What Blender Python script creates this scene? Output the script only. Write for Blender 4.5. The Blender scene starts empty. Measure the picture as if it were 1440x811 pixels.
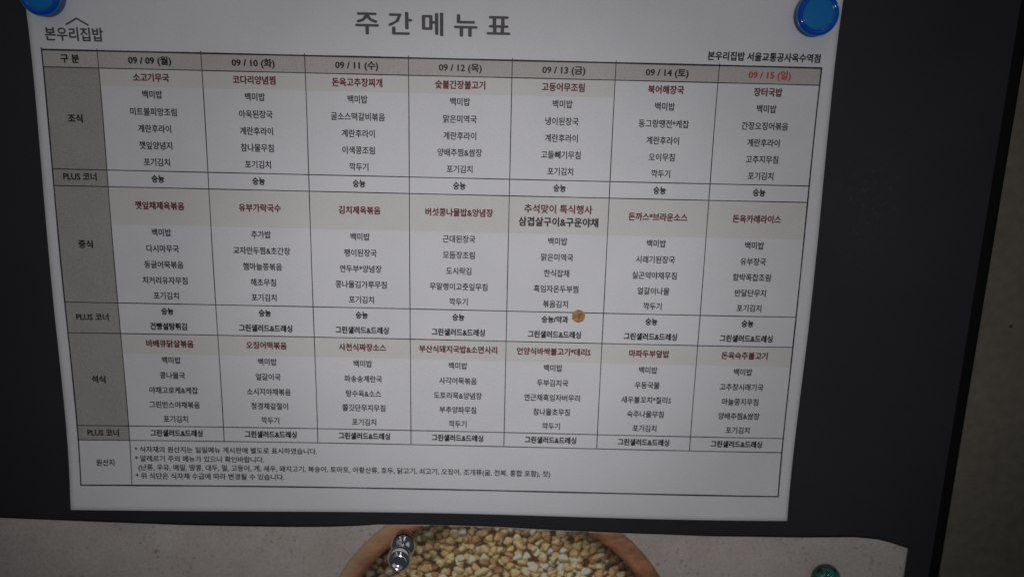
import bpy, bmesh, math
import numpy as np
from mathutils import Matrix, Vector

S = bpy.context.scene
COL = S.collection
Z0 = 1.55                                   # height of the table's top edge on the wall, metres


def W(u, v, z=0.0):
    """board millimetres (u right, v down, z towards the viewer) -> world metres"""
    return (u * .001, -z * .001, Z0 - v * .001)


# ------------------------------------------------------------------ camera
R_ = np.array([[0.9997389984995497, -0.0227943253429253, 0.001534148388608316],
               [0.022604430956178468, 0.9772022909573594, -0.21110358180010946],
               [0.003312790404591956, 0.211083161999836, 0.9774624924465829]])


def dirw(r):
    return Vector((r[0], r[2], -r[1]))


cd = bpy.data.cameras.new('camera')
cam = bpy.data.objects.new('camera', cd)
COL.objects.link(cam)
x, dn, fw = dirw(R_[0]), dirw(R_[1]), dirw(R_[2])
M = Matrix.Identity(4)
for i in range(3):
    M[i][0], M[i][1], M[i][2] = x[i], -dn[i], -fw[i]
loc = W(173.379, 25.3986, 276.589)
M.translation = Vector(loc)
cam.matrix_world = M
cd.sensor_width = 36
cd.lens = 1020 / 1440 * 36
cd.clip_start = .01
cd.clip_end = 50
cd.dof.use_dof = True
cd.dof.focus_distance = .274
cd.dof.aperture_fstop = 6.0
S.camera = cam

# ------------------------------------------------------------------ light
wd = bpy.data.worlds.new('World')
S.world = wd
wd.use_nodes = True
bg = wd.node_tree.nodes['Background']
bg.inputs[0].default_value = (.78, .86, 1, 1)
bg.inputs[1].default_value = .032
S.view_settings.view_transform = 'Standard'
S.view_settings.look = 'None'
S.view_settings.gamma = 1
S.view_settings.exposure = 0


def area(name, loc, target, sx, sy, power, col):
    l = bpy.data.lights.new(name, 'AREA')
    l.shape = 'RECTANGLE'
    l.size, l.size_y, l.energy, l.color = sx, sy, power, col
    o = bpy.data.objects.new(name, l)
    COL.objects.link(o)
    o.location = loc
    d = Vector(target) - Vector(loc)
    o.rotation_euler = d.to_track_quat('-Z', 'Y').to_euler()
    return o


tgt = (.20, 0, Z0 - .05)


def spot(name, loc, target, cone_mm, dist, power, col):
    l = bpy.data.lights.new(name, 'SPOT')
    l.energy, l.color, l.shadow_soft_size = power, col, .018
    l.spot_size, l.spot_blend = 2 * math.atan(cone_mm * .001 / dist), 1.0
    o = bpy.data.objects.new(name, l)
    COL.objects.link(o)
    o.location = loc
    d = Vector(target) - Vector(loc)
    o.rotation_euler = d.to_track_quat('-Z', 'Y').to_euler()
    return o


# front lamp behind the viewer, its core and skirt beams shaped to imitate lens vignetting
aim = W(163, 85)
lamp = W(172, 60, 1100)
spot('vignette_lamp_core', lamp, aim, 125, 1.1, 10.2, (1, .985, 1))
spot('vignette_lamp_skirt', lamp, aim, 285, 1.1, 11.2, (1, .975, .97))
area('right_glare_light', (1.0, -1.25, Z0 - .12), tgt, .55, 1.1, .60, (.84, .91, 1))  # unseen source at the right, set for the board's glare and chrome reflections
area('far_fill_light', (-1.1, -1.9, Z0 + .75), tgt, 1.8, 1.2, .75, (.92, .95, 1))  # unseen panel added for even fill and something bright in the chrome
area('ceiling_tube_light', (.34, -.95, Z0 + 1.1), (.34, -.93, Z0), .10, 1.5, .85, (1, .98, .95))
area('ceiling_tube_light', (-.55, -.95, Z0 + 1.1), (-.55, -.93, Z0), .10, 1.5, .5, (1, .98, .95))

# ------------------------------------------------------------------ material helpers


def mat(name, col=(.5, .5, .5), rough=.5, **kw):
    m = bpy.data.materials.new(name)
    m.use_nodes = True
    b = m.node_tree.nodes['Principled BSDF']
    b.inputs['Base Color'].default_value = (*col, 1)
    b.inputs['Roughness'].default_value = rough
    for k, v in kw.items():
        b.inputs[k.replace('_', ' ')].default_value = v
    return m, m.node_tree, b


def N(nt, t, **kw):
    n = nt.nodes.new(t)
    for k, v in kw.items():
        if k in n.inputs:
            n.inputs[k].default_value = v
        else:
            setattr(n, k, v)
    return n


def noise(nt, scale, detail=2.0, rough=.5):
    tc = N(nt, 'ShaderNodeTexCoord')
    n = N(nt, 'ShaderNodeTexNoise')
    n.inputs['Scale'].default_value = scale
    n.inputs['Detail'].default_value = detail
    n.inputs['Roughness'].default_value = rough
    nt.links.new(tc.outputs['Object'], n.inputs['Vector'])
    return n


def ramp(nt, src, p0, p1, c0, c1):
    r = N(nt, 'ShaderNodeValToRGB')
    e = r.color_ramp.elements
    e[0].position, e[1].position = p0, p1
    e[0].color = (*c0, 1)
    e[1].color = (*c1, 1)
    nt.links.new(src, r.inputs[0])
    return r


def mixc(nt, fac, a, b, mode='MIX'):
    m = N(nt, 'ShaderNodeMix', data_type='RGBA', blend_type=mode)
    if isinstance(fac, float):
        m.inputs[0].default_value = fac
    else:
        nt.links.new(fac, m.inputs[0])
    for s, i in ((a, 6), (b, 7)):
        if isinstance(s, tuple):
            m.inputs[i].default_value = (*s, 1)
        else:
            nt.links.new(s, m.inputs[i])
    return m.outputs[2]


def bump(nt, b, src, strength, dist):
    bm_ = N(nt, 'ShaderNodeBump')
    bm_.inputs['Strength'].default_value = strength
    bm_.inputs['Distance'].default_value = dist
    nt.links.new(src, bm_.inputs['Height'])
    nt.links.new(bm_.outputs[0], b.inputs['Normal'])


def speckled(name, c0, c1, scale, rough=.8, scale2=60, amt=.06):
    m, nt, b = mat(name, c0, rough)
    n = noise(nt, scale, 3, .7)
    r = ramp(nt, n.outputs['Fac'], .3, .7, c0, c1)
    n2 = noise(nt, scale2, 3)
    r2 = ramp(nt, n2.outputs['Fac'], .3, .7, (1 - amt,) * 3, (1, 1, 1))
    nt.links.new(mixc(nt, 1.0, r.outputs[0], r2.outputs[0], 'MULTIPLY'), b.inputs['Base Color'])
    b.inputs['Specular IOR Level'].default_value = .25
    return m, nt, b


M_paper, nt, b = speckled('white_copy_paper', (.715, .708, .735), (.80, .793, .82), 2200, .75, 45, .05)
n = noise(nt, 500, 3)
bump(nt, b, n.outputs['Fac'], .25, .00015)
M_fill, _, _ = speckled('grey_brown_toner', (.45, .425, .405), (.62, .59, .565), 2400, .8, 50, .07)
M_fill2, _, _ = speckled('dark_grey_brown_toner', (.33, .315, .295), (.49, .47, .445), 2400, .8, 50, .09)
M_cream, _, _ = speckled('pale_cream_toner', (.665, .65, .625), (.74, .73, .705), 2300, .8, 45, .05)
M_ink, _, _ = speckled('black_toner', (.018, .017, .02), (.045, .043, .047), 2600, .55)
M_inkb, _, _ = speckled('dense_black_toner', (.011, .010, .011), (.03, .03, .032), 2600, .5)
M_grey, _, _ = speckled('dark_grey_toner', (.075, .070, .073), (.12, .113, .116), 2600, .6)
M_red, _, _ = speckled('wine_red_toner', (.13, .02, .028), (.21, .042, .052), 2600, .6)
M_sun, _, _ = speckled('bright_red_toner', (.46, .07, .055), (.60, .12, .09), 2600, .6)
M_line, _, _ = speckled('table_line_toner', (.014, .014, .016), (.06, .06, .064), 900, .6)

# ------------------------------------------------------------------ object helpers


def link(name, me, m=None, parent=None, **props):
    o = bpy.data.objects.new(name, me)
    COL.objects.link(o)
    if m is not None:
        me.materials.append(m)
    if parent is not None:
        o.parent = parent
    for k, v in props.items():
        o[k] = v
    return o


def empty(name, loc, **props):
    o = link(name, None, **props)
    o.location = loc
    o.empty_display_size = .01
    return o


def mesh(name, verts, faces, smooth=False):
    me = bpy.data.meshes.new(name)
    me.from_pydata([tuple(v) for v in verts], [], faces)
    me.update()
    if smooth:
        for p in me.polygons:
            p.use_smooth = True
    return me


def grid_mesh(name, fn, nu, nv, smooth=True):
    """fn(s,t) arrays in 0..1 -> (N,3) ; faces turned to the viewer (-Y)"""
    s, t = np.meshgrid(np.linspace(0, 1, nu + 1), np.linspace(0, 1, nv + 1))
    P = np.stack(fn(s.ravel(), t.ravel()), 1).astype(np.float32)
    i = (np.arange(nv)[:, None] * (nu + 1) + np.arange(nu)[None]).ravel()
    q = np.stack([i, i + nu + 1, i + nu + 2, i + 1], 1).astype(np.int32)
    me = bpy.data.meshes.new(name)
    me.vertices.add(len(P))
    me.vertices.foreach_set('co', P.ravel())
    me.loops.add(q.size)
    me.loops.foreach_set('vertex_index', q.ravel())
    me.polygons.add(len(q))
    me.polygons.foreach_set('loop_start', np.arange(0, q.size, 4, dtype=np.int32))
    me.polygons.foreach_set('loop_total', np.full(len(q), 4, dtype=np.int32))
    if smooth:
        me.polygons.foreach_set('use_smooth', np.ones(len(q), dtype=bool))
    me.update(calc_edges=True)
    me.validate()
    return me


def box_mesh(name, x0, x1, y0, y1, z0, z1, bev=0.0, seg=2):
    bm_ = bmesh.new()
    bmesh.ops.create_cube(bm_, size=1)
    for v in bm_.verts:
        v.co = ((x0 + x1) / 2 + v.co.x * (x1 - x0), (y0 + y1) / 2 + v.co.y * (y1 - y0), (z0 + z1) / 2 + v.co.z * (z1 - z0))
    if bev:
        bmesh.ops.bevel(bm_, geom=bm_.edges[:], offset=bev, segments=seg, affect='EDGES', profile=.5)
    me = bpy.data.meshes.new(name)
    bm_.to_mesh(me)
    bm_.free()
    return me


def lathe_mesh(name, prof, seg=64, smooth=True):
    """profile of (radius mm, height mm); the axis points to the viewer (-Y)"""
    vs, fs = [], []
    n_ = len(prof)
    for r, h in prof:
        for k in range(seg):
            a = 2 * math.pi * k / seg
            vs.append((r * .001 * math.cos(a), -h * .001, r * .001 * math.sin(a)))
    for i in range(n_ - 1):
        for k in range(seg):
            a, b_ = i * seg + k, i * seg + (k + 1) % seg
            fs.append((a, b_, b_ + seg, a + seg))
    me = mesh(name, vs, fs, smooth)
    bm_ = bmesh.new()
    bm_.from_mesh(me)
    bmesh.ops.remove_doubles(bm_, verts=bm_.verts, dist=1e-6)
    bmesh.ops.recalc_face_normals(bm_, faces=bm_.faces)
    bm_.to_mesh(me)
    bm_.free()
    if smooth:
        me.shade_smooth() if hasattr(me, 'shade_smooth') else None
    return me


# ------------------------------------------------------------------ wall
ZB = -2.6                                   # face of the board
ZW = -14.0                                  # face of the wall
m, nt, b = mat('rough_olive_plaster', (.2, .19, .15), .85)
n1 = noise(nt, 9, 4)
r1 = ramp(nt, n1.outputs['Fac'], .3, .7, (.170, .149, .112), (.225, .197, .150))
n2 = noise(nt, 240, 4, .6)
r2 = ramp(nt, n2.outputs['Fac'], .35, .65, (.80, .80, .80), (1, 1, 1))
c1 = mixc(nt, 1.0, r1.outputs[0], r2.outputs[0], 'MULTIPLY')
tc = N(nt, 'ShaderNodeTexCoord')
vo = N(nt, 'ShaderNodeTexVoronoi')
vo.inputs['Scale'].default_value = 22
nt.links.new(tc.outputs['Object'], vo.inputs['Vector'])
rs = ramp(nt, vo.outputs['Distance'], .014, .024, (1, 1, 1), (0, 0, 0))
nt.links.new(mixc(nt, rs.outputs[0], c1, (.02, .018, .015)), b.inputs['Base Color'])
bump(nt, b, n2.outputs['Fac'], .35, .0006)


def wallfn(s, t):
    u = -700 + 1900 * s
    v = -500 + 1300 * t
    return u * .001, np.full_like(u, -ZW * .001), Z0 - v * .001


def rough_field(u, v, rng, n_=60, lo=.06, hi=.5):
    h = np.zeros_like(u)
    for _ in range(n_):
        k = rng.uniform(lo, hi)
        a = rng.uniform(0, 2 * np.pi)
        h += np.sin(k * (u * np.cos(a) + v * np.sin(a)) + rng.uniform(0, 7)) * (lo / k) ** .5
    return h / math.sqrt(n_)


# the far-off part is one flat sheet; beside the board the plaster has true relief
def wall_near(s, t):
    u = 358 + 150 * s
    v = -120 + 420 * t
    h = rough_field(u, v, np.random.default_rng(5))
    edge = np.clip(np.minimum(s, 1 - s) * 12, 0, 1) * np.clip(np.minimum(t, 1 - t) * 20, 0, 1)
    h = np.clip(h, -1.2, 1.4) * .21 * edge + .35 * edge
    return u * .001, (-ZW - h) * .001, Z0 - v * .001


wall = link('wall', box_mesh('wall', -.7, 1.2, -ZW * .001 + .0004, .13, Z0 - .8, Z0 + .5), m, kind='structure')
wall['label'] = 'olive grey rough plaster wall beyond the right edge of the board'
link('plaster_relief', grid_mesh('plaster_relief', wall_near, 190, 420), m, wall)

# ------------------------------------------------------------------ board
board = empty('notice_board', W(120, 210, ZW), category='board',
              label='dark charcoal metal board with a black edge that carries the papers')


def put(o):
    """built in world millimetres: make it a child of a thing without moving it"""
    o.matrix_parent_inverse = o.parent.matrix_world.inverted()
    return o


def child(name, me, m, parent, **props):
    o = link(name, me, m, parent, **props)
    o.matrix_parent_inverse = Matrix.Translation(-Vector(parent.location)) if parent.type == 'EMPTY' else Matrix.Identity(4)
    return o


mb, nt, b = mat('charcoal_enamel', (.011, .011, .0135), .45, Specular_IOR_Level=.10)
n1 = noise(nt, 14, 4)
r1 = ramp(nt, n1.outputs['Fac'], .3, .7, (.029, .0285, .034), (.037, .0365, .043))
# pale scuffs rubbed into the enamel right of the menu
tc = N(nt, 'ShaderNodeTexCoord')
mp = N(nt, 'ShaderNodeMapping')
cx, _, cz = W(310, 50)
mp.inputs['Location'].default_value = (-cx / .016, 0, -cz / .028)
mp.inputs['Scale'].default_value = (1 / .016, 0, 1 / .028)
nt.links.new(tc.outputs['Object'], mp.inputs['Vector'])
gr = N(nt, 'ShaderNodeTexGradient', gradient_type='SPHERICAL')
nt.links.new(mp.outputs[0], gr.inputs[0])
n3 = noise(nt, 420, 3, .6)
r3 = ramp(nt, n3.outputs['Fac'], .54, .74, (0, 0, 0), (.7, .7, .7))
mm = N(nt, 'ShaderNodeMath', operation='MULTIPLY')
nt.links.new(gr.outputs['Fac'], mm.inputs[0])
nt.links.new(r3.outputs[0], mm.inputs[1])
# sparse dust
n4 = noise(nt, 1300, 2)
r4 = ramp(nt, n4.outputs['Fac'], .70, .80, (0, 0, 0), (.35, .35, .35))
ad = N(nt, 'ShaderNodeMath', operation='ADD', use_clamp=True)
nt.links.new(mm.outputs[0], ad.inputs[0])
nt.links.new(r4.outputs[0], ad.inputs[1])
nt.links.new(mixc(nt, ad.outputs[0], r1.outputs[0], (.075, .075, .083)), b.inputs['Base Color'])
n5 = noise(nt, 900, 2)
bump(nt, b, n5.outputs['Fac'], .10, .0002)
UR = 356.6
pm = box_mesh('panel', -.26, UR * .001, -ZB * .001, .0125, Z0 - .42, Z0 + .30, .0004)
panel = child('panel', pm, mb, board)
me_, nt, b = mat('black_rubber', (.004, .004, .004), .7, Specular_IOR_Level=.15)
child('edge_strip', box_mesh('edge_strip', UR * .001 + .0001, .3675, .0120, .0138, Z0 - .42, Z0 + .30, .0012, 3), me_, board)

# ------------------------------------------------------------------ menu sheet
CZ = [1.0312, -1.1003, -2.8663, 1.2430, .0514, 1.6444, -.2722, -.1958, -.7607, -.7935, 4.6209]


def zsheet(u, v):
    s = (u - 143) / 150
    t = (v - 85) / 100
    B = [s * s, s ** 3, t * t, t ** 3, s * t * t, s * s * t, s * s * t * t, s ** 3 * t, s * t ** 3, s ** 4, t ** 4]
    return sum(c * q for c, q in zip(CZ, B))


sheet = empty('menu_sheet', W(143.5, -20, ZB), category='menu sheet',
              label='printed white weekly menu sheet with a seven day table under two blue magnets')


def sheetpts(u, v, lift):
    u = np.asarray(u, float)
    v = np.asarray(v, float)
    return np.stack([u * .001, -(zsheet(u, v) + lift) * .001, Z0 - v * .001], 1)


def paper_fn(s, t):
    v = -29 + 209.7 * t
    l = np.interp(v, [-29, -12, 42, 100, 175, 181], [-3.7, -3.9, -4.1, -4.45, -4.4, -4.2])
    r = np.interp(v, [-29, -23, 16, 60, 101, 181], [290.8, 290.9, 291.6, 291.95, 291.95, 290.9])
    u = l + (r - l) * s
    # hand-fed sheet: a trace of unevenness along the cut
    v = v + np.where(t > .999, .25 * np.sin(u / 31.0), 0)
    p = sheetpts(u, v, 0)
    return p[:, 0], p[:, 1], p[:, 2]


pp = child('paper', grid_mesh('paper', paper_fn, 150, 106), M_paper, sheet)
sd = pp.modifiers.new('thickness', 'SOLIDIFY')
sd.thickness = .00011
sd.offset = -1


def fillrect(name, u0, u1, v0, v1, m, lift=.03):
    nu, nv = max(2, int((u1 - u0) / 3)), max(1, int((v1 - v0) / 3))

    def fn(s, t):
        p = sheetpts(u0 + (u1 - u0) * s, v0 + (v1 - v0) * t, lift)
        return p[:, 0], p[:, 1], p[:, 2]
    return child(name, grid_mesh(name, fn, nu, nv), m, sheet)


rng = np.random.default_rng(11)


def line(u0, v0, u1, v1, w, lift=.055):
    """one printed rule with a slightly uneven toner width"""
    L = math.hypot(u1 - u0, v1 - v0)
    n_ = max(2, int(L / 1.2))
    t = np.linspace(0, 1, n_ + 1)
    du, dv = (u1 - u0) / L, (v1 - v0) / L
    hw = w / 2 * (1 + .10 * np.sin(t * L / 9 + rng.uniform(0, 6)) + rng.uniform(-.05, .05, n_ + 1))
    cu, cv = u0 + (u1 - u0) * t, v0 + (v1 - v0) * t
    a = sheetpts(cu + dv * hw, cv - du * hw, lift)
    c = sheetpts(cu - dv * hw, cv + du * hw, lift)
    vs = np.concatenate([a, c])
    fs = [(i, i + n_ + 1, i + n_ + 2, i + 1) for i in range(n_)]
    return child('table_line', mesh('table_line', vs, fs), M_line, sheet)


CA, CB, TW = 20.48, 38.0027, 286.5
ROW = [0, 6.07, 43.04, 49.26, 94.23, 106.58, 145.20, 151.32, 170.39]
CU = [0] + [CA + CB * i for i in range(8)]

for k in range(8):
    fillrect('header_cell', CU[k] + .1, CU[k + 1] - .1, .1, ROW[1] - .1, M_fill)
for r in range(1, 7):
    fillrect('meal_name_cell', .1, CA - .1, ROW[r] + .1, ROW[r + 1] - .1, M_fill2)
for (v0, v1) in ((ROW[1], 12.4), (ROW[3], 63.5), (ROW[5], 114.8)):
    for k in range(1, 8):
        if v0 == ROW[1] and k > 5:
            continue                         # left white on the first row's last two days
        fillrect('cream_band', CU[k] + .1, CU[k + 1] - .1, v0 + .1, v1, M_cream)

for i, v in enumerate(ROW):
    line(-.15, v, TW + .1, v, .60 if i in (0, 8) else .36)
for k, u in enumerate(CU):
    outer = k in (0, 8)
    bot = ROW[8] if (outer or k == 1) else ROW[7]
    line(u, -.75 if k < 8 else -.1, u, bot, .54 if outer else .33, .06)

# --- lettering
_cache = {}


def glyphs(text, off=0.0, spacing=1.0):
    key = (text, off, spacing)
    if key in _cache:
        return _cache[key]
    prepare([key])
    return _cache[key]


def prepare(keys):
    """turn all strings into outlines with one evaluation of the scene"""
    obs = []
    for key in dict.fromkeys(keys):
        if key in _cache:
            continue
        cu = bpy.data.curves.new('lettering', 'FONT')
        cu.body, cu.size, cu.space_character, cu.offset, cu.resolution_u = key[0], 1.0, key[2], key[1], 2
        o = bpy.data.objects.new('lettering', cu)
        COL.objects.link(o)
        obs.append((key, o, cu))
    dg = bpy.context.evaluated_depsgraph_get()
    for key, o, cu in obs:
        me = bpy.data.meshes.new_from_object(o.evaluated_get(dg))
        co = np.empty(len(me.vertices) * 3)
        me.vertices.foreach_get('co', co)
        _cache[key] = (co.reshape(-1, 3), [tuple(p.vertices) for p in me.polygons])
        bpy.data.meshes.remove(me)
    for key, o, cu in obs:
        bpy.data.objects.remove(o)
        bpy.data.curves.remove(cu)


_jobs = []


def put_text(name, *a, **k):
    _jobs.append((name, a, k))


def run_jobs():
    prepare([(a[0], 0.0, k.get('spacing', 1.0)) for _, a, k in _jobs])
    r = {}
    for n_, a, k in _jobs:
        r[n_] = make_text(n_, *a, **k)
    return r


def make_text(name, text, uc, vc, height=None, width=None, size=None, xs=.9, off=.012, m=None, align='C',
             spacing=1.0, parent=None, lift=.085, shear=0, **props):
    co, fs = glyphs(text, 0.0, spacing)
    if off > 0:                              # weight of the face: the outline laid down again a hair to each side
        n0 = len(co)
        sh = [(0, 0), (off, 0), (-off, 0)] + ([(0, off * .8), (0, -off * .8)] if off > .02 else [])
        fs = [tuple(i + n0 * k for i in f) for k in range(len(sh)) for f in fs]
        co = np.concatenate([co + np.array((a, b_, 0)) for a, b_ in sh])
        lev = np.repeat(np.arange(len(sh)), n0) * .006
    else:
        lev = 0
    x, y = co[:, 0], co[:, 1]
    x0, x1, y0, y1 = x.min(), x.max(), y.min(), y.max()
    sy = size if size else height / (y1 - y0)
    sx = width / (x1 - x0) if width else sy * xs
    if align == 'C':
        uu = uc + (x - (x0 + x1) / 2) * sx
    elif align == 'L':
        uu = uc + (x - x0) * sx
    else:
        uu = uc - (x1 - x) * sx
    # Hangul sits about .35 em above the baseline
    ym = .345 if size else (y0 + y1) / 2
    vv = vc - (y - ym) * sy
    p = sheetpts(uu, vv, lift + lev)
    me = mesh(name, p, fs)
    # front faces towards the viewer
    bm_ = bmesh.new()
    bm_.from_mesh(me)
    for f in bm_.faces:
        if f.normal.y > 0:
            f.normal_flip()
    bm_.to_mesh(me)
    bm_.free()
    if parent is None:
        return child(name, me, m or M_ink, sheet, **props)
    o = link(name, me, m or M_ink, parent, **props)
    o.matrix_parent_inverse = Matrix.Identity(4)
    return o


SZ, XS = 3.12, .885


def cell_text(k, v, text, kind='n'):
    uc = CU[k] + CB / 2
    if kind == 'h':        # wine red headline
        put_text('dish_name', text, uc, v, size=3.25, xs=.90, off=.042, m=M_red)
    elif kind == 'b':
        put_text('dish_name', text, uc, v, size=3.1, xs=.86, off=.046, m=M_inkb)
    else:
        put_text('dish_name', text, uc, v, size=SZ, xs=XS, off=.026, m=M_ink)


HEAD = ['09 / 09 (월)', '09 / 10 (화)', '09 / 11 (수)', '09 / 12 (목)', '09 / 13 (금)', '09 / 14 (토)', '09 / 15 (일)']
for k, t in enumerate(HEAD):
    put_text('date_heading', t, CU[k + 1] + CB / 2, 3.05, size=3.25, width=15.9, off=.040, m=M_sun if k == 6 else M_inkb)

BREAK = [['소고기무국', '백미밥', '미트볼피망조림', '계란후라이', '깻잎양념지', '포기김치'],
         ['코다리양념찜', '백미밥', '아욱된장국', '계란후라이', '참나물무침', '포기김치'],
         ['돈육고추장찌개', '백미밥', '굴소스떡갈비볶음', '계란후라이', '이색콩조림', '깍두기'],
         ['숯불간장불고기', '백미밥', '맑은미역국', '계란후라이', '양배추찜&쌈장', '포기김치'],
         ['고등어무조림', '백미밥', '냉이된장국', '계란후라이', '고들빼기무침', '포기김치'],
         ['북어해장국', '백미밥', '동그랑땡전*케찹', '계란후라이', '오이무침', '깍두기'],
         ['장터국밥', '백미밥', '간장오징어볶음', '계란후라이', '고추지무침', '포기김치']]
LUNCH = [['깻잎채제육볶음', '백미밥', '다시마무국', '동글어묵볶음', '치커리유자무침', '포기김치'],
         ['유부가락국수', '추가밥', '교자만두찜&초간장', '햄마늘쫑볶음', '해초무침', '포기김치'],
         ['김치제육볶음', '백미밥', '팽이된장국', '연두부*양념장', '콩나물김가루무침', '포기김치'],
         ['버섯콩나물밥&양념장', '근대된장국', '모듬장조림', '도시락김', '무말랭이고춧잎무침', '깍두기'],
         [None, '백미밥', '맑은미역국', '한식잡채', '흑임자온두부찜', '볶음김치'],
         ['돈까스*브라운소스', '백미밥', '시래기된장국', '실곤약야채무침', '얼갈이나물', '깍두기'],
         ['돈육카레라이스', '백미밥', '유부장국', '함박폭찹조림', '반달단무지', '포기김치']]
DINNER = [['바베큐닭살볶음', '백미밥', '콩나물국', '야채고로케&케찹', '그린빈스야채볶음', '포기김치'],
          ['오징어떡볶음', '백미밥', '얼갈이국', '소시지야채볶음', '청경채겉절이', '깍두기'],
          ['사천식짜장소스', '백미밥', '파송송계란국', '탕수육&소스', '쫄깃단무지무침', '포기김치'],
          ['부산식돼지국밥&소면사리', '백미밥', '사각어묵볶음', '도토리묵&양념장', '부추양파무침', '깍두기'],
          ['언양식바싹불고기*데리S', '백미밥', '두부김치국', '연근채흑임자버무리', '참나물초무침', '깍두기'],
          ['마파두부덮밥', '백미밥', '우동국물', '새우볼꼬치*칠리S', '숙주나물무침', '포기김치'],
          ['돈육숙주불고기', '백미밥', '고추장시래기국', '마늘쫑지무침', '양배추찜&쌈장', '포기김치']]
VB = [9.13, 15.15, 21.39, 27.52, 33.65, 39.8]
VL = [56.1, 66.31, 72.56, 78.8, 85.0, 91.05]
VD = [110.5, 117.33, 123.67, 129.92, 136.03, 142.1]
for k in range(7):
    for tab, vs in ((BREAK, VB), (LUNCH, VL), (DINNER, VD)):
        for j, v in enumerate(vs):
            if tab[k][j]:
                cell_text(k + 1, v, tab[k][j], 'h' if j == 0 else 'n')
    cell_text(k + 1, 46.0, '숭늉', 'b')
    cell_text(k + 1, 97.27, '숭늉/약과' if k == 4 else '숭늉', 'b')
    cell_text(k + 1, 103.42, '건빵설탕튀김' if k == 0 else '그린샐러드&드레싱', 'b')
    cell_text(k + 1, 148.1, '그린샐러드&드레싱', 'b')
put_text('dish_name', '추석맞이 특식행사', 191.3, 54.0, size=3.6, width=26.1, off=.034, m=M_red)
put_text('dish_name', '삼겹살구이&구운야채', 191.5, 58.9, size=3.75, width=30.6, off=.046, m=M_inkb)

for t, v, off in (('구 분', 3.03, .045), ('조식', 24.4, .045), ('PLUS 코너', 45.74, .038), ('중식', 71.41, .045),
                  ('PLUS 코너', 100.1, .038), ('석식', 125.7, .045), ('PLUS 코너', 148.19, .038)):
    put_text('meal_heading', t, 10.15, v, size=3.3, width=12.6 if t[0] == 'P' else (7.0 if t[0] == '구' else 5.6), off=off, m=M_inkb)
put_text('origin_heading', '원산지', 10.2, 160.9, size=3.1, xs=.9, off=.024)
for t, v, u0, w in (('* 식자재의 원산지는 일일메뉴 게시판에 별도로 표시하였습니다.', 155.15, 22.2, 73.9),
                    ('* 알레르기 주의 메뉴가 있으니 확인바랍니다.', 159.03, 22.2, 52.2),
                    ('(난류, 우유, 메밀, 땅콩, 대두, 밀, 고등어, 게, 새우, 돼지고기, 복숭아, 토마토, 아황산류, 호두, 닭고기, 쇠고기, 오징어, 조개류(굴, 전복, 홍합 포함), 잣)', 162.78, 23.4, 168.5),
                    ('* 위 식단은 식자재 수급에 따라 변경될 수 있습니다.', 166.4, 22.2, 60.3)):
    put_text('origin_note', t, u0, v, size=2.85, width=w, off=.022, align='L')
put_text('title_text', '주 간 메 뉴 표', 143.5, -11.75, height=8.0, width=56.2, off=.024, m=M_grey)
put_text('branch_text', '본우리집밥 서울교통공사옥수역점', 285.6, -3.22, size=3.3, width=41.8, off=.040, align='R', m=M_inkb)

# shop emblem: light brush-like lettering under a small roof
put_text('emblem_lettering', '본우리집밥', 12.6, -5.55, height=4.9, width=21.5, off=.030, m=M_grey)
logo = run_jobs()['emblem_lettering']


def strip(name, pts, w, m, parent, lift=.09):
    pts = [np.array(p, float) for p in pts]
    vs, fs = [], []
    for i, p in enumerate(pts):
        d = (pts[min(i + 1, len(pts) - 1)] - pts[max(i - 1, 0)])
        d /= np.linalg.norm(d)
        nrm = np.array([-d[1], d[0]])
        vs += [p + nrm * w / 2, p - nrm * w / 2]
    fs = [(2 * i, 2 * i + 2, 2 * i + 3, 2 * i + 1) for i in range(len(pts) - 1)]
    V = np.array(vs)
    o = link(name, mesh(name, sheetpts(V[:, 0], V[:, 1], lift), fs), m, parent)
    return o


strip('emblem_roof', [(9.9, -8.75), (12, -9.9), (14.1, -11.0), (14.3, -11.0), (16.2, -9.9), (18.3, -8.75)], .62, M_grey, logo)

# small printed honey cookie
mk, nt, b = mat('cookie_print', (.5, .3, .12), .75)
n1 = noise(nt, 900, 3, .6)
r1 = ramp(nt, n1.outputs['Fac'], .32, .68, (.24, .095, .035), (.60, .32, .12))
nt.links.new(r1.outputs[0], b.inputs['Base Color'])


def disc_fn(uc, vc, rad, lob, amp, lift):
    vs, fs = [(uc, vc)], []
    n_ = 96
    for q in (.5, 1):
        for k in range(n_):
            a = 2 * math.pi * k / n_
            r = rad * (1 + amp * abs(math.sin(a * lob / 2))) * q
            vs.append((uc + r * math.cos(a), vc + r * math.sin(a)))
    for k in range(n_):
        k2 = (k + 1) % n_
        fs.append((0, 1 + k2, 1 + k))
        fs.append((1 + k, 1 + k2, 1 + n_ + k2, 1 + n_ + k))
    V = np.array(vs)
    return sheetpts(V[:, 0], V[:, 1], lift), fs


ck = child('cookie_print', mesh('cookie_print', *disc_fn(200.7, 95.63, 2.45, 13, .09, .1)), mk, sheet)
mk2, nt, b = mat('cookie_centre_print', (.20, .11, .05), .75)
n1 = noise(nt, 1100, 2)
r1 = ramp(nt, n1.outputs['Fac'], .4, .6, (.16, .085, .04), (.46, .22, .09))
nt.links.new(r1.outputs[0], b.inputs['Base Color'])
link('cookie_centre', mesh('cookie_centre', *disc_fn(200.9, 95.4, .85, 5, .35, .115)), mk2, ck)

# ------------------------------------------------------------------ poster with the bowl of buckwheat
poster = empty('food_poster', W(140, 330, ZB), category='poster',
               label='poster printed with a wooden bowl of buckwheat on concrete, below the menu sheet')


def zpost(u, v):
    return ZB + 1.1 + .32 * np.sin(u / 47 + .6) * np.exp(-((v - 188) / 60) ** 2) + .15 * np.sin(u / 21 + v / 40)


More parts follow.
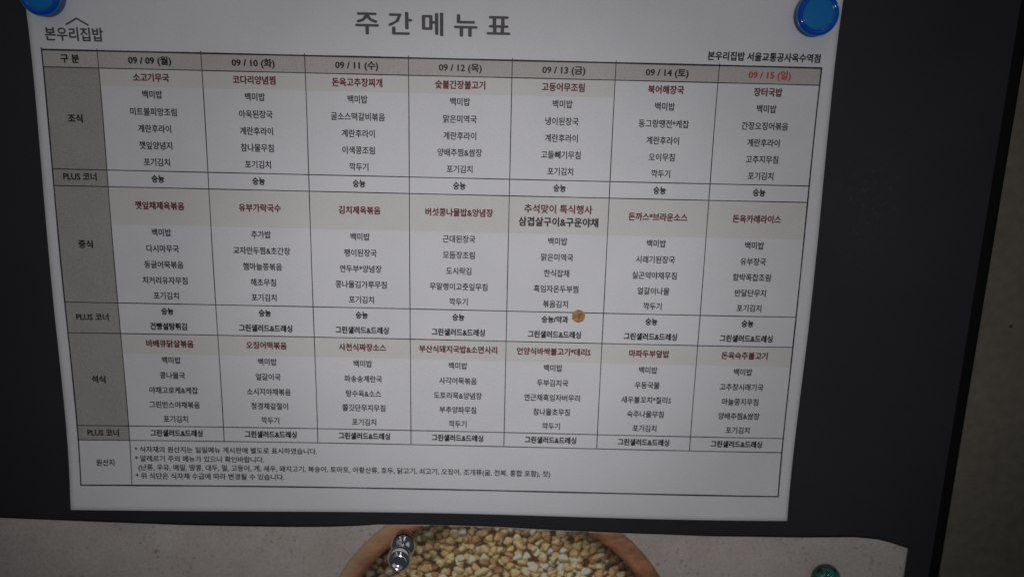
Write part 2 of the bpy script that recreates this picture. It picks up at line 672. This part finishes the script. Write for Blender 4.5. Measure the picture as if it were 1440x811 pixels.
TOPU = [-80, -39, -9, 36, 81, 100, 111, 120, 146, 171, 198, 230, 261, 300, 321, 331, 336, 344.7]
TOPV = [188.4, 189.3, 189.9, 190.5, 190.4, 190.0, 189.4, 188.6, 188.3, 188.6, 189.6, 190.3, 190.8, 190.2, 189.4, 190.1, 191.3, 194.1]


def poster_fn(s, t):
    u = -75 + 419.7 * s
    top = np.interp(u, TOPU, TOPV)
    v = top + (480 - top) * t ** 1.6
    u = u + (v - 194) * .006 * s
    return u * .001, -zpost(u, v) * .001, Z0 - v * .001


mc, nt, b = mat('concrete_print', (.4, .38, .35), .55, Specular_IOR_Level=.35)
n1 = noise(nt, 11, 5, .6)
r1 = ramp(nt, n1.outputs['Fac'], .3, .72, (.52, .47, .425), (.67, .615, .57))
n2 = noise(nt, 55, 4, .7)
r2 = ramp(nt, n2.outputs['Fac'], .3, .7, (.86, .84, .82), (1.0, 1.0, 1.0))
c1 = mixc(nt, 1.0, r1.outputs[0], r2.outputs[0], 'MULTIPLY')
n3 = noise(nt, 520, 2, .6)
r3 = ramp(nt, n3.outputs['Fac'], .60, .70, (0, 0, 0), (.55, .55, .55))
n3b = noise(nt, 28, 2, .6)
r3b = ramp(nt, n3b.outputs['Fac'], .25, .60, (0, 0, 0), (1, 1, 1))
mm = N(nt, 'ShaderNodeMath', operation='MULTIPLY')
nt.links.new(r3.outputs[0], mm.inputs[0])
nt.links.new(r3b.outputs[0], mm.inputs[1])
c2 = mixc(nt, mm.outputs[0], c1, (.15, .098, .075))
n4 = noise(nt, 800, 2, .6)
r4 = ramp(nt, n4.outputs['Fac'], .3, .7, (.88, .88, .88), (1.05, 1.05, 1.05))
nt.links.new(mixc(nt, 1.0, c2, r4.outputs[0], 'MULTIPLY'), b.inputs['Base Color'])
po = child('paper', grid_mesh('paper', poster_fn, 280, 60), mc, poster)
sd = po.modifiers.new('thickness', 'SOLIDIFY')
sd.thickness = .0002
sd.offset = -1

# --- the printed picture, worked out as a colour for each point of a fine grid
BU, BV, RO, RI = 172.6, 250.6, 79.3, 70.3
STEP = .30
gu = np.arange(BU - RO - 1, BU + RO + 1, STEP)
gv = np.arange(187.5, BV + RO + 1, STEP)
GU, GV = np.meshgrid(gu, gv)
H, Wd = GU.shape
rng = np.random.default_rng(3)
zb = np.full((H, Wd), -9.0)
colr = np.zeros((H, Wd, 3))
colr[:] = (.11, .06, .03)
PAL = np.array([(.78, .53, .24), (.72, .50, .24), (.88, .68, .37), (.84, .63, .33), (.92, .80, .60), (.46, .25, .125), (.58, .34, .17),
                (.90, .76, .50), (.70, .46, .22), (.95, .88, .78)])
PW = np.array([.17, .15, .13, .14, .07, .10, .10, .08, .04, .02])
PW /= PW.sum()
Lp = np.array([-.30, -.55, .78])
Lp /= np.linalg.norm(Lp)


def rrot():
    q = rng.normal(size=4)
    q /= np.linalg.norm(q)
    w, x, y, z = q
    return np.array([[1 - 2 * (y * y + z * z), 2 * (x * y - z * w), 2 * (x * z + y * w)],
                     [2 * (x * y + z * w), 1 - 2 * (x * x + z * z), 2 * (y * z - x * w)],
                     [2 * (x * z - y * w), 2 * (y * z + x * w), 1 - 2 * (x * x + y * y)]])


# a hulled buckwheat grain: a rounded three-sided pyramid with a short base
base = np.array([(math.cos(a) * .93, math.sin(a) * .93, .36) for a in (0, 2.094, 4.189)] +
                [(math.cos(a) * .75, math.sin(a) * .75, -.66) for a in (0, 2.094, 4.189)] + [(0, 0, -1.0)])
base /= np.linalg.norm(base, axis=1)[:, None]
dist = np.array([.66, .66, .66, .78, .78, .78, .92])
pos = []
for h0, dmin, cnt in ((-1.9, 3.1, 4500), (-1.0, 3.3, 4500), (0.0, 3.7, 5000)):
    cell = {}
    for _ in range(cnt):
        a, b2 = BU + rng.uniform(-1, 1) * RI, rng.uniform(184, 262 if h0 < 0 else 330)
        if (a - BU) ** 2 + (b2 - BV) ** 2 > (RI - .6) ** 2:
            continue
        ka, kb = int(a / dmin), int(b2 / dmin)
        if any((a - x_) ** 2 + (b2 - y_) ** 2 < dmin ** 2 for di in (-1, 0, 1) for dj in (-1, 0, 1)
               for x_, y_ in cell.get((ka + di, kb + dj), ())):
            continue
        cell.setdefault((ka, kb), []).append((a, b2))
        pos.append((a, b2, h0 + rng.uniform(-.3, .3)))
zs = np.linspace(1.15, -.3, 12)
for (a, b2, h) in pos:
    R = rng.uniform(2.0, 2.7)
    rr = int(R * 1.35 / STEP) + 1
    ci, cj = int(round((b2 - gv[0]) / STEP)), int(round((a - gu[0]) / STEP))
    i0, i1, j0, j1 = max(0, ci - rr), min(H, ci + rr + 1), max(0, cj - rr), min(Wd, cj + rr + 1)
    if i0 >= i1 or j0 >= j1:
        continue
    X = (GU[i0:i1, j0:j1] - a) / R
    Y = (GV[i0:i1, j0:j1] - b2) / R
    Rt = rrot()
    nn = base @ Rt.T
    pw = 5.0
    XY = (nn[:, 0] / dist)[:, None, None] * X + (nn[:, 1] / dist)[:, None, None] * Y
    best = np.full(X.shape, -9.0)
    for z_ in zs:
        d = np.maximum(0, XY + (nn[:, 2] / dist * z_)[:, None, None])
        d = d ** 5
        ins = d.sum(0) + .45 * (X * X + Y * Y + z_ * z_) ** 2 < 1
        best = np.where((best < -5) & ins, z_, best)
    msk = best > -5
    if not msk.any():
        continue
    z_ = best
    G = np.zeros(X.shape + (3,))
    for n_, dd in zip(nn, dist):
        q = np.maximum(1e-4, (n_[0] * X + n_[1] * Y + n_[2] * z_) / dd) ** 4.0 / dd
        G += q[..., None] * n_
    G += (.9 * (X * X + Y * Y + z_ * z_))[..., None] * np.stack([X, Y, z_], 2)
    G /= np.linalg.norm(G, axis=2)[..., None] + 1e-9
    zz = h + z_ * R
    sub = zb[i0:i1, j0:j1]
    upd = msk & (zz > sub)
    c = PAL[rng.choice(len(PAL), p=PW)] * rng.uniform(.85, 1.12)
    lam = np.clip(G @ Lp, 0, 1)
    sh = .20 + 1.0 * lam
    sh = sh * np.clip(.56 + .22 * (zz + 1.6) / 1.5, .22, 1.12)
    edge = np.clip((G[..., 2] + .05) / .45, 0, 1)
    cc = c[None, None] * sh[..., None] * (.55 + .45 * edge)[..., None]
    tip = np.clip((X * Rt[0, 0] + Y * Rt[1, 0]) * .9 - .3, 0, 1)[..., None]
    cc = cc * (1 - .35 * tip) + np.array((.36, .18, .075)) * .35 * tip * sh[..., None]
    sub[upd] = zz[upd]
    colr[i0:i1, j0:j1][upd] = cc[upd]
# the print's own picture light: inner wall of the bowl shades the heap at the rim
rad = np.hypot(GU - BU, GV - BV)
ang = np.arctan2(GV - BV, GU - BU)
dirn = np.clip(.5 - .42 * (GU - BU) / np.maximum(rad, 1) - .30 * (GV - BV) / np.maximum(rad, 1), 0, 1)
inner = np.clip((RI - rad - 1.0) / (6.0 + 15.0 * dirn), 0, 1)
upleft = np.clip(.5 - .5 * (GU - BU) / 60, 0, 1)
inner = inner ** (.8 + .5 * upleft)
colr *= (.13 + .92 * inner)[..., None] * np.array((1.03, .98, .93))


def vnoise(x, y, seed):
    r_ = np.random.default_rng(seed).uniform(0, 1, (64, 64))
    xi, yi = np.floor(x).astype(int), np.floor(y).astype(int)
    fx, fy = x - xi, y - yi
    fx, fy = fx * fx * (3 - 2 * fx), fy * fy * (3 - 2 * fy)
    g = lambda a, b_: r_[a % 64, b_ % 64]
    return (g(xi, yi) * (1 - fx) + g(xi + 1, yi) * fx) * (1 - fy) + (g(xi, yi + 1) * (1 - fx) + g(xi + 1, yi + 1) * fx) * fy


# turned wooden rim
wob = 1.2 * (vnoise(ang * 3 + 20, ang * 0, 4) - .5)
rim = rad > RI + wob * .5
g1 = vnoise(GU / 9 + 2 * vnoise(GU / 14, GV / 14, 8), GV / 3.0, 5)
g2 = vnoise(GU / 2.4, GV / .9, 6)
g3 = vnoise(GU / 22, GV / 22, 7)
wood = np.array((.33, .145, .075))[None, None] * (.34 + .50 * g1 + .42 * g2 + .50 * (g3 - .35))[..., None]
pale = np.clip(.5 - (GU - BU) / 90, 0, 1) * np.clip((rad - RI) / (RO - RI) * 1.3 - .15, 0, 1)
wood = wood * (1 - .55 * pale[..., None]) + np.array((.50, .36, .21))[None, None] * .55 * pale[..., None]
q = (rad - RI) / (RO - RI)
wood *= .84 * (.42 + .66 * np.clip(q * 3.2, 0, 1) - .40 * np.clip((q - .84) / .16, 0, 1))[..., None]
colr = np.where(rim[..., None], wood, colr)
colr *= (1 + .05 * (np.random.default_rng(9).normal(size=(H, Wd)))[..., None])
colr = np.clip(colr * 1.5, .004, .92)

top = np.interp(gu, TOPU, TOPV) + .05
idx = -np.ones((H, Wd), int)
ok = (rad < RO) & (GV > top[None])
# keep quads whose four corners lie on the picture
qk = ok[:-1, :-1] & ok[1:, :-1] & ok[:-1, 1:] & ok[1:, 1:]
used = np.zeros((H, Wd), bool)
used[:-1, :-1] |= qk
used[1:, :-1] |= qk
used[:-1, 1:] |= qk
used[1:, 1:] |= qk
idx[used] = np.arange(used.sum())
pu, pv = GU[used], GV[used]
V = np.stack([pu * .001, -(zpost(pu, pv) + .06) * .001, Z0 - pv * .001], 1).astype(np.float32)
ii, jj = np.nonzero(qk)
Q = np.stack([idx[ii, jj], idx[ii + 1, jj], idx[ii + 1, jj + 1], idx[ii, jj + 1]], 1).astype(np.int32)
me = bpy.data.meshes.new('bowl_picture')
me.vertices.add(len(V))
me.vertices.foreach_set('co', V.ravel())
me.loops.add(Q.size)
me.loops.foreach_set('vertex_index', Q.ravel())
me.polygons.add(len(Q))
me.polygons.foreach_set('loop_start', np.arange(0, Q.size, 4, dtype=np.int32))
me.polygons.foreach_set('loop_total', np.full(len(Q), 4, dtype=np.int32))
me.update(calc_edges=True)
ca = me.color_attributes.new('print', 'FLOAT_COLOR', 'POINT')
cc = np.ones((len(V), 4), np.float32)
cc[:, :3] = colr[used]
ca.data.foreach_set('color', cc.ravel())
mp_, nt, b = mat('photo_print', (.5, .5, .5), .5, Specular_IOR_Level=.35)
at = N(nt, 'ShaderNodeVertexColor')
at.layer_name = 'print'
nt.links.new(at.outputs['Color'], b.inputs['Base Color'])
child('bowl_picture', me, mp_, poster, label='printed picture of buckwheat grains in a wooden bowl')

# ------------------------------------------------------------------ blue magnets
mbl, nt, b = mat('blue_clear_plastic', (.005, .11, .78), .07, Transmission_Weight=.35, IOR=1.49)
mface, nt, b = mat('blue_face_plastic', (.010, .18, .50), .36, Specular_IOR_Level=.12)
mrim, nt, b = mat('pale_blue_rim_plastic', (.02, .36, .62), .12, Transmission_Weight=.3, IOR=1.49)


def magnet(u, v, label):
    zc = float(zsheet(u, v))
    t = empty('round_magnet', W(u, v, zc + .02), category='magnet', label=label, group='blue round magnets holding the menu sheet')
    prof = [(0, 0), (5.1, 0), (5.5, .25), (5.4, 1.0), (4.9, 1.7), (5.2, 2.4), (6.6, 3.0), (7.15, 3.3), (7.3, 3.7), (7.2, 4.3), (6.8, 4.75),
            (6.2, 4.95), (5.75, 4.75), (5.45, 4.35), (0, 4.3)]
    link('body', lathe_mesh('body', prof, 96), mbl, t)
    link('face', lathe_mesh('face', [(0, 4.34), (5.1, 4.34), (5.25, 4.45), (5.1, 4.62), (4.9, 4.66), (0, 4.66)], 96), mface, t)
    link('inner_ring', lathe_mesh('inner_ring', [(5.22, 4.34), (5.5, 4.36), (5.58, 4.62), (5.4, 4.72), (5.24, 4.6), (5.22, 4.34)], 96), mrim, t)
    link('rim', lathe_mesh('rim', [(7.22, 3.25), (7.55, 3.3), (7.68, 3.6), (7.62, 3.95), (7.32, 4.1), (7.22, 3.25)], 96), mrim, t)
    return t


magnet(280.9, -18.0, 'blue round magnet clipping the top right corner of the menu sheet')
magnet(4.4, -18.6, 'blue round magnet cut by the frame at the top left corner of the menu sheet')

# ------------------------------------------------------------------ chrome pin
mch, nt, b = mat('polished_chrome', (.86, .86, .88), .16, Metallic=1.0)
n1 = noise(nt, 90, 2)
bump(nt, b, n1.outputs['Fac'], .12, .0003)
pin = empty('chrome_pin', W(131.2, 195.9, zpost(131.2, 195.9) + .05), category='magnet pin',
            label='shiny chrome ball-headed magnet pin on the printed bowl of buckwheat')
bp = [(0, 0), (4.9, 0), (5.15, .2), (5.2, .9), (5.0, 1.15), (5.0, 1.35), (5.2, 1.6), (5.2, 2.3), (5.0, 2.55), (4.95, 2.75), (5.1, 3.0),
      (5.05, 3.5), (4.9, 4.1), (4.6, 4.8), (4.15, 5.4), (3.5, 6.0), (2.7, 6.5), (2.0, 6.95), (1.7, 7.6), (1.6, 8.7), (1.75, 9.6), (0, 9.6)]
link('base', lathe_mesh('base', [(a * 1.1, h) for a, h in bp], 96), mch, pin)
kp = [(1.75, 9.4)] + [(4.6 * math.sin(a), 13.2 - 4.35 * math.cos(a)) for a in np.linspace(.42, 2.45, 22)] + [(2.6, 16.45), (2.35, 16.35), (1.9, 15.95), (1.2, 15.7), (.5, 15.6), (0, 15.6)]
link('knob', lathe_mesh('knob', [(a * 1.1, h) for a, h in kp], 96), mch, pin)

# ------------------------------------------------------------------ green glass magnet
mg, nt, b = mat('green_glass', (.004, .16, .11), .14, Transmission_Weight=.08, IOR=1.45)
n1 = noise(nt, 300, 3, .65)
r1 = ramp(nt, n1.outputs['Fac'], .40, .66, (.001, .022, .02), (.035, .30, .23))
bump(nt, b, n1.outputs['Fac'], .7, .0012)
nt.links.new(r1.outputs[0], b.inputs['Base Color'])
gp = empty('glass_pin', W(310.6, 207.5, zpost(310.6, 207.5) + .02), category='magnet pin',
           label='green glass magnet pin at the lower right of the concrete poster')
gpv = [(0, 0), (2.2, 0), (2.3, .2), (2.2, .5), (2.0, .8)]
msl, _, _ = mat('steel', (.5, .5, .5), .3, Metallic=1.0)
link('base', lathe_mesh('base', gpv + [(0, 1.8)], 48), msl, gp)
bm_ = bmesh.new()
bmesh.ops.create_icosphere(bm_, subdivisions=4, radius=.0058)
for v_ in bm_.verts:
    v_.co = Vector((v_.co.x, v_.co.y * .55 - .0027, v_.co.z))
me = bpy.data.meshes.new('glass_bead')
for f_ in bm_.faces:
    f_.smooth = True
bm_.to_mesh(me)
bm_.free()
link('glass_bead', me, mg, gp)
